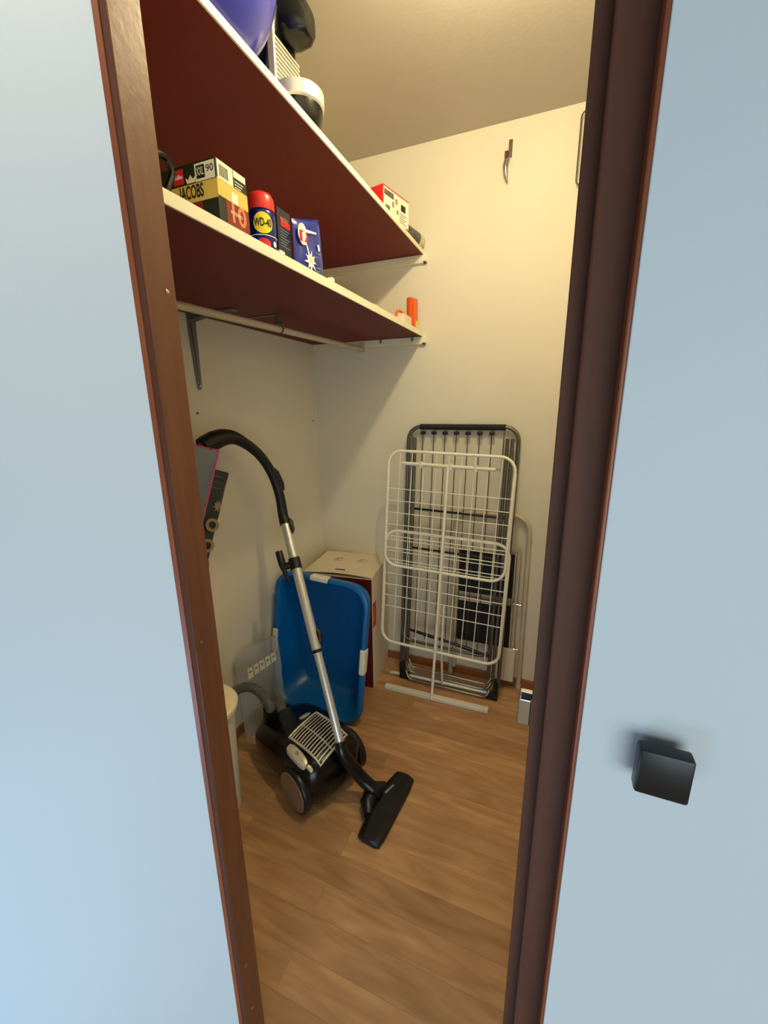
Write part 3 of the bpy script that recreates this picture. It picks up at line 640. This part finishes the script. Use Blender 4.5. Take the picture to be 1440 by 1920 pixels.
g = G().prism([(x, y) for x, y in rr(-.028, .028, -.006, .006, .006)], hh + .0085, hh + .0095, 'ink', X=Matrix.Translation((0.0, -hd + .045, 0))); g.build('hand_hole', lid, world=False)
for cx_ in (-.06, .07):
    g = G()
    for k in range(3):
        g.tube([(cx_ + .03 * math.cos(a) * (1 - k * .25), .03 + .028 * math.sin(a) * (1 - k * .3), hh + .0035) for a in [PI * j / 8 * 1.4 + k for j in range(9)]], .0007, 'greybag', n=5)
    g.build('line_print', lid, world=False)
G().box((-hw + .002, -hd - .0012, .004), (hw - .002, -hd, hh - .012), 'card_red').build('front_panel', bx, world=False)['label'] = 'dark red printed front'
g = G().box((hw, -hd + .004, .345), (hw + .001, -hd + .060, .475), 'brightred').box((hw + .001, -hd + .018, .37), (hw + .0015, -hd + .021, .45), 'label')
g.build('side_print', bx, world=False)

# ------------------------------------------------------------------ blue laundry tub, standing on its end
tb = thing('laundry_basket', 'large blue plastic laundry basket with white grips standing on end in the corner', 'basket', (0.25, 1.45, 0))
TM = frame((0.2485, 1.408, 0.004), (1, 0, -.05), (0.040, 0.070, 0.690))      # x right, y up along rim, z = toward viewer
Wt, Lt = 0.240, 0.682
def ring(inset, z, r, grow=0.0): return [Vector((x, y, z)) for x, y in rr(-Wt + inset, Wt - inset, inset, Lt - inset, r, 8)]
g = G()
outer = [ring(.000, -.030, .10), ring(-.002, -.024, .102), ring(.000, .0, .10), ring(.006, .004, .098), ring(.016, .004, .092), ring(.024, -.004, .086)]
inner = [ring(.028, -.02, .084), ring(.040, -.06, .08), ring(.062, -.155, .07), ring(.076, -.165, .06)]
g.rings(outer + inner, 'blue_tub', cap=(False, True), X=TM)
g.rings([ring(.022, -.028, .09), ring(.034, -.06, .085), ring(.056, -.161, .075), ring(.074, -.171, .06)], 'blue_tub', cap=(False, True), X=TM)
g.build('tub_body', tb)
def grip(x0, x1, y0, y1):
    g = G(); g.box((x0, y0, -.033), (x1, y1, .0075), 'white_plastic', 0.006, X=TM, seg=3); return g.build('grip', tb)
grip(-.052, .040, Lt - .020, Lt + .004); grip(Wt - .022, Wt + .004, .275, .395); grip(-Wt - .004, -Wt + .022, .265, .385); grip(-.045, .045, -.003, .020)
# cloudy plastic sheet leaning on the left wall
ps = thing('plastic_sheet', 'cloudy clear plastic sheet with a strip of labels leaning on the left wall', 'sheet', (0.03, 1.31, 0))
PX = frame((0.050, 1.172, 0.003), (0.30, 1, 0), (-0.040, 0, 0.41))
KX = .86
poly = [(0.0, 0.0), (0.255, 0.0)] + [(0.255, 0.20), (0.262, 0.24)] + [(0.262 - .03 + .03 * math.cos(a), .37 + .03 * math.sin(a)) for a in [math.radians(10 * k) for k in range(0, 10)]] + [(.05 - .05 * math.sin(a) , .35 + .05 * math.cos(a)) for a in [math.radians(10 * k) for k in range(0, 10)]]
poly = [(x * KX, y) for x, y in poly]
G().prism(poly, 0, .0022, 'clear', X=PX).build('sheet_body', ps)
G().tube([PX @ Vector((x, y, .002)) for x, y in poly], 0.0022, 'clear', closed=True, n=8).build('rim', ps)
g = G()
for k in range(5):
    g.prism([(KX * x_, y_) for x_, y_ in [(.062 + k * .036, .262 + k * .004), (.092 + k * .036, .264 + k * .004), (.092 + k * .036, .312 + k * .003), (.062 + k * .036, .312 + k * .003)]], .003, .0036, 'label', X=PX)
    g.prism([(KX * x_, y_) for x_, y_ in [(.068 + k * .036, .29 + k * .003), (.084 + k * .036, .29 + k * .003), (.084 + k * .036, .296 + k * .003), (.068 + k * .036, .296 + k * .003)]], .0037, .0041, 'greymetal', X=PX)
g.build('label_strip', ps)
tag(G().lathe([(0.028, 0.001), (0.030, 0.01), (0.030, 0.06), (0.018, 0.085), (0.014, 0.10)], 'brownclear', c=(0.115, 1.255, 0), n=24).build('brown_jar'), 'small brown see-through jar on the floor left of the vacuum cleaner', 'jar')

# ------------------------------------------------------------------ grey clothes dryer (folded)
dy_ = thing('clothes_dryer', 'folded grey steel clothes dryer with black foam top bar against the back wall', 'drying rack', (0.79, 1.85, 0))
def yd(z): return 1.845 + 0.120 * z / 1.33
def dp(x, z, off=0.0): return Vector((x, yd(z) - off, z))
fr = []
top = [( .532, .06)] + [(.532, 1.262)] + [(.532 + .062 - .062 * math.cos(a), 1.262 + .062 * math.sin(a)) for a in [math.radians(15 * k) for k in range(1, 7)]]
top += [(1.052 - .062 + .062 * math.sin(a), 1.262 + .062 * math.cos(a)) for a in [math.radians(15 * k) for k in range(0, 7)]] + [(1.052 - .010, .06)]
G().tube([dp(x, z) for x, z in top], 0.0095, 'darksteel', n=12).build('outer_frame', dy_)
G().cyl(dp(.590, 1.3235), dp(.992, 1.3235), 0.0135, 'foam', n=16).build('foam_grip', dy_)
for sx in (0.552, 0.572):
    G().tube([dp(sx, 1.285 - (sx - .552) * .6, .022), dp(sx, .115, .022)], 0.0085, 'darksteel', n=10).build('leg', dy_)
for sx in (1.006, 1.028):
    G().tube([dp(sx, 1.275, .022), dp(sx - .012, .115, .022)], 0.0085, 'darksteel', n=10).build('leg', dy_)
for k in range(8):
    x = .606 + k * .0545
    G().tube([dp(x, 1.318, .004), dp(x - .004, .24, .004)], 0.0023, 'darksteel', n=6).build('wire', dy_)
    if k < 7: G().box(dp(x - .012, 1.287, .010), dp(x + .012, 1.303, -.006), 'black', 0.003).build('wire_clip', dy_)
for z, m_ in ((1.205, 'darksteel'), (.925, 'black'), (.725, 'black')):
    G().cyl(dp(.552, z, .014), dp(1.02, z - .012, .014), 0.0055 if z < 1 else .003, m_, n=10).build('cross_bar', dy_)
G().tube([dp(.58, .285, .02), dp(.68, .272, .02), dp(.78, .26, .02), dp(.88, .245, .02), dp(1.0, .225, .02)], [.006, .009, .006, .010, .006], 'black', n=10).build('lower_bar', dy_)
u2 = [(.546, .72), (.546, .30)] + [(.546 + .06 - .06 * math.cos(a), .30 - .06 * math.sin(a)) for a in [math.radians(15 * k) for k in range(1, 7)]] + [(.94, .235)] + [(.94 + .06 * math.sin(a), .295 - .06 * math.cos(a)) for a in [math.radians(15 * k) for k in range(1, 7)]] + [(1.0, .72)]
G().tube([dp(x, z, .045) for x, z in u2], 0.0075, 'darksteel', n=10).build('inner_frame', dy_)
for x0_, x1_ in ((.532, .585), (.985, 1.045)):
    s_ = 1 if x0_ < .7 else -1; xe = x0_ if s_ > 0 else x1_
    g = G().prism([(xe, .002), (xe + s_ * .055, .002), (xe + s_ * .052, .020), (xe + s_ * .026, .034), (xe + s_ * .022, .085), (xe, .09)], 0, .035, 'black', X=Matrix(((1, 0, 0, 0), (0, 0, 1, 1.822), (0, 1, 0, 0), (0, 0, 0, 1))))
    g.build('foot', dy_)
for k, (zz, yy) in enumerate(((.014, 1.815), (.032, 1.850), (.055, 1.862))):
    g = G().tube(catmull([(.570, yy + .01, zz + .04), (.585, yy, zz + .012), (.62, yy, zz), (.80, yy, zz), (.955, yy, zz), (.99, yy, zz + .012), (1.005, yy + .01, zz + .04)], 6), 0.006, 'steel', n=10); g.build('floor_rail', dy_)

# ------------------------------------------------------------------ white airer (folded)
wa = thing('clothes_airer', 'white wire clothes airer folded flat in front of the grey dryer', 'drying rack', (0.742, 1.735, 0))
WX = frame((0.742, 1.733, 0.0), (1, 0.015, -0.030), (0.045, 0.075, 1.22))
def wing(u, v0, v1, hs, off, r_, uo=0):
    pts = [WX @ Vector((x + uo, y, off)) for x, y in rr(-u, u, v0, v1, .062, 7)]
    f = G().tube(pts, r_, 'whitewire', closed=True, n=10).build('wing_frame', wa)
    g = G()
    for k in range(9):
        x = -.228 + k * .057; g.cyl(WX @ Vector((x + uo, v0 + .002, off)), WX @ Vector((x + uo, v1 - .002, off)), 0.0022, 'whitewire', n=6)
    for v in hs: g.cyl(WX @ Vector((-u + uo + .001, v, off + .003)), WX @ Vector((u + uo - .001, v, off + .003)), 0.0022, 'whitewire', n=6)
    g.build('grid', f)
wing(.283, .665, 1.218, [1.042 - .0575 * k for k in range(7)], .012, .0066)
wing(.291, .250, .835, [.790 - .0575 * k for k in range(7)], -.006, .0070, .004)
# long side rods tying the two wings together
for s_ in (-1, 1):
    G().cyl(WX @ Vector((s_ * .2905 + .003, .31, .004)), WX @ Vector((s_ * .286, 1.15, .004)), 0.0050, 'whitewire', n=10).build('side_rod', wa)
G().tube([WX @ Vector((0, 1.16, .026)), WX @ Vector((0, .012, .026))], 0.0068, 'whitewire', n=12).build('pole', wa)
G().tube([WX @ Vector((.020, .50, -.010)), WX @ Vector((.022, .25, -.022)), WX @ Vector((.024, .02, -.10))], 0.0055, 'whitewire', n=12).build('pole', wa)
G().cyl(WX @ Vector((-.212, 1.163, .024)), WX @ Vector((.205, 1.163, .024)), 0.0082, 'white_plastic', n=12).build('top_bar', wa)
for u in (-.125, .012, .120): G().cyl(WX @ Vector((u, 1.150, .022)), WX @ Vector((u, 1.176, .022)), 0.0105, 'white_plastic', n=12).build('bar_clip', wa)
G().box((-.262, -.014, -.001), (.262, .014, .020), 'white_plastic', .003, X=frame((.752, 1.726, .0015), (1, .022, 0), (0, 1, 0))).build('foot', wa)
G().tube(catmull([(.475, 1.838, .008), (.52, 1.836, .016), (.76, 1.842, .018), (.98, 1.850, .016), (1.015, 1.853, .008)], 5), .0080, 'whitewire', n=10).build('foot', wa)

# ------------------------------------------------------------------ step stool behind
st = thing('step_stool', 'folded beige tube step stool with black treads behind the dryers', 'step stool', (0.96, 1.965, 0))
ys = 1.968
pp = [(.775, .012), (.775, .84)] + [(.775 + .075 - .075 * math.cos(a), .84 + .075 * math.sin(a)) for a in [math.radians(15 * k) for k in range(1, 7)]] + [(1.128 - .075 + .075 * math.sin(a), .84 + .075 * math.cos(a)) for a in [math.radians(15 * k) for k in range(0, 7)]] + [(1.132, .012)]
G().tube([(x, ys, z) for x, z in pp], .0105, 'beigetube', n=12).build('frame', st)
for x in (.795, 1.088):
    G().cyl((x, ys - .008, .05), (x + .002, ys - .008, .76), .009, 'beigetube', n=10).build('rail', st)
for z0_, z1_ in ((.500, .725), (.225, .452)):
    g = G().box((.806, ys - .018, z0_), (1.072, ys - .002, z1_), 'black_step', .003)
    for k in range(9): g.box((.815, ys - .0195, z0_ + .018 + k * .023), (1.045, ys - .018, z0_ + .022 + k * .023), 'black')
    tr_ = g.build('tread', st)
    G().box((.800, ys - .020, z1_ - .001), (1.048, ys - .001, z1_ + .010), 'beigetube', .002).box((.800, ys - .020, z0_ - .010), (1.048, ys - .001, z0_ + .001), 'beigetube', .002).box((.797, ys - .020, z0_ - .010), (.806, ys - .001, z1_ + .010), 'beigetube', .002).box((1.072, ys - .020, z0_ - .005), (1.079, ys - .001, z1_ + .005), 'beigetube', .002).build('tread_border', tr_)
for z in (.470, .225): G().cyl((1.078, ys - .012, z), (1.114, ys - .012, z), .0045, 'chrome', n=10).build('bolt', st)
for x in (.775, 1.132): G().lathe([(.013, .001), (.013, .022), (.011, .026)], 'beigetube', c=(x, ys, 0), n=14).build('rubber_foot', st)
tag(G().box((.975, 1.9365, .0475), (1.105, 1.9425, .235), 'card', .002, X=Matrix.Identity(4)).build('white_board'), 'small white board standing behind the step stool foot', 'board')
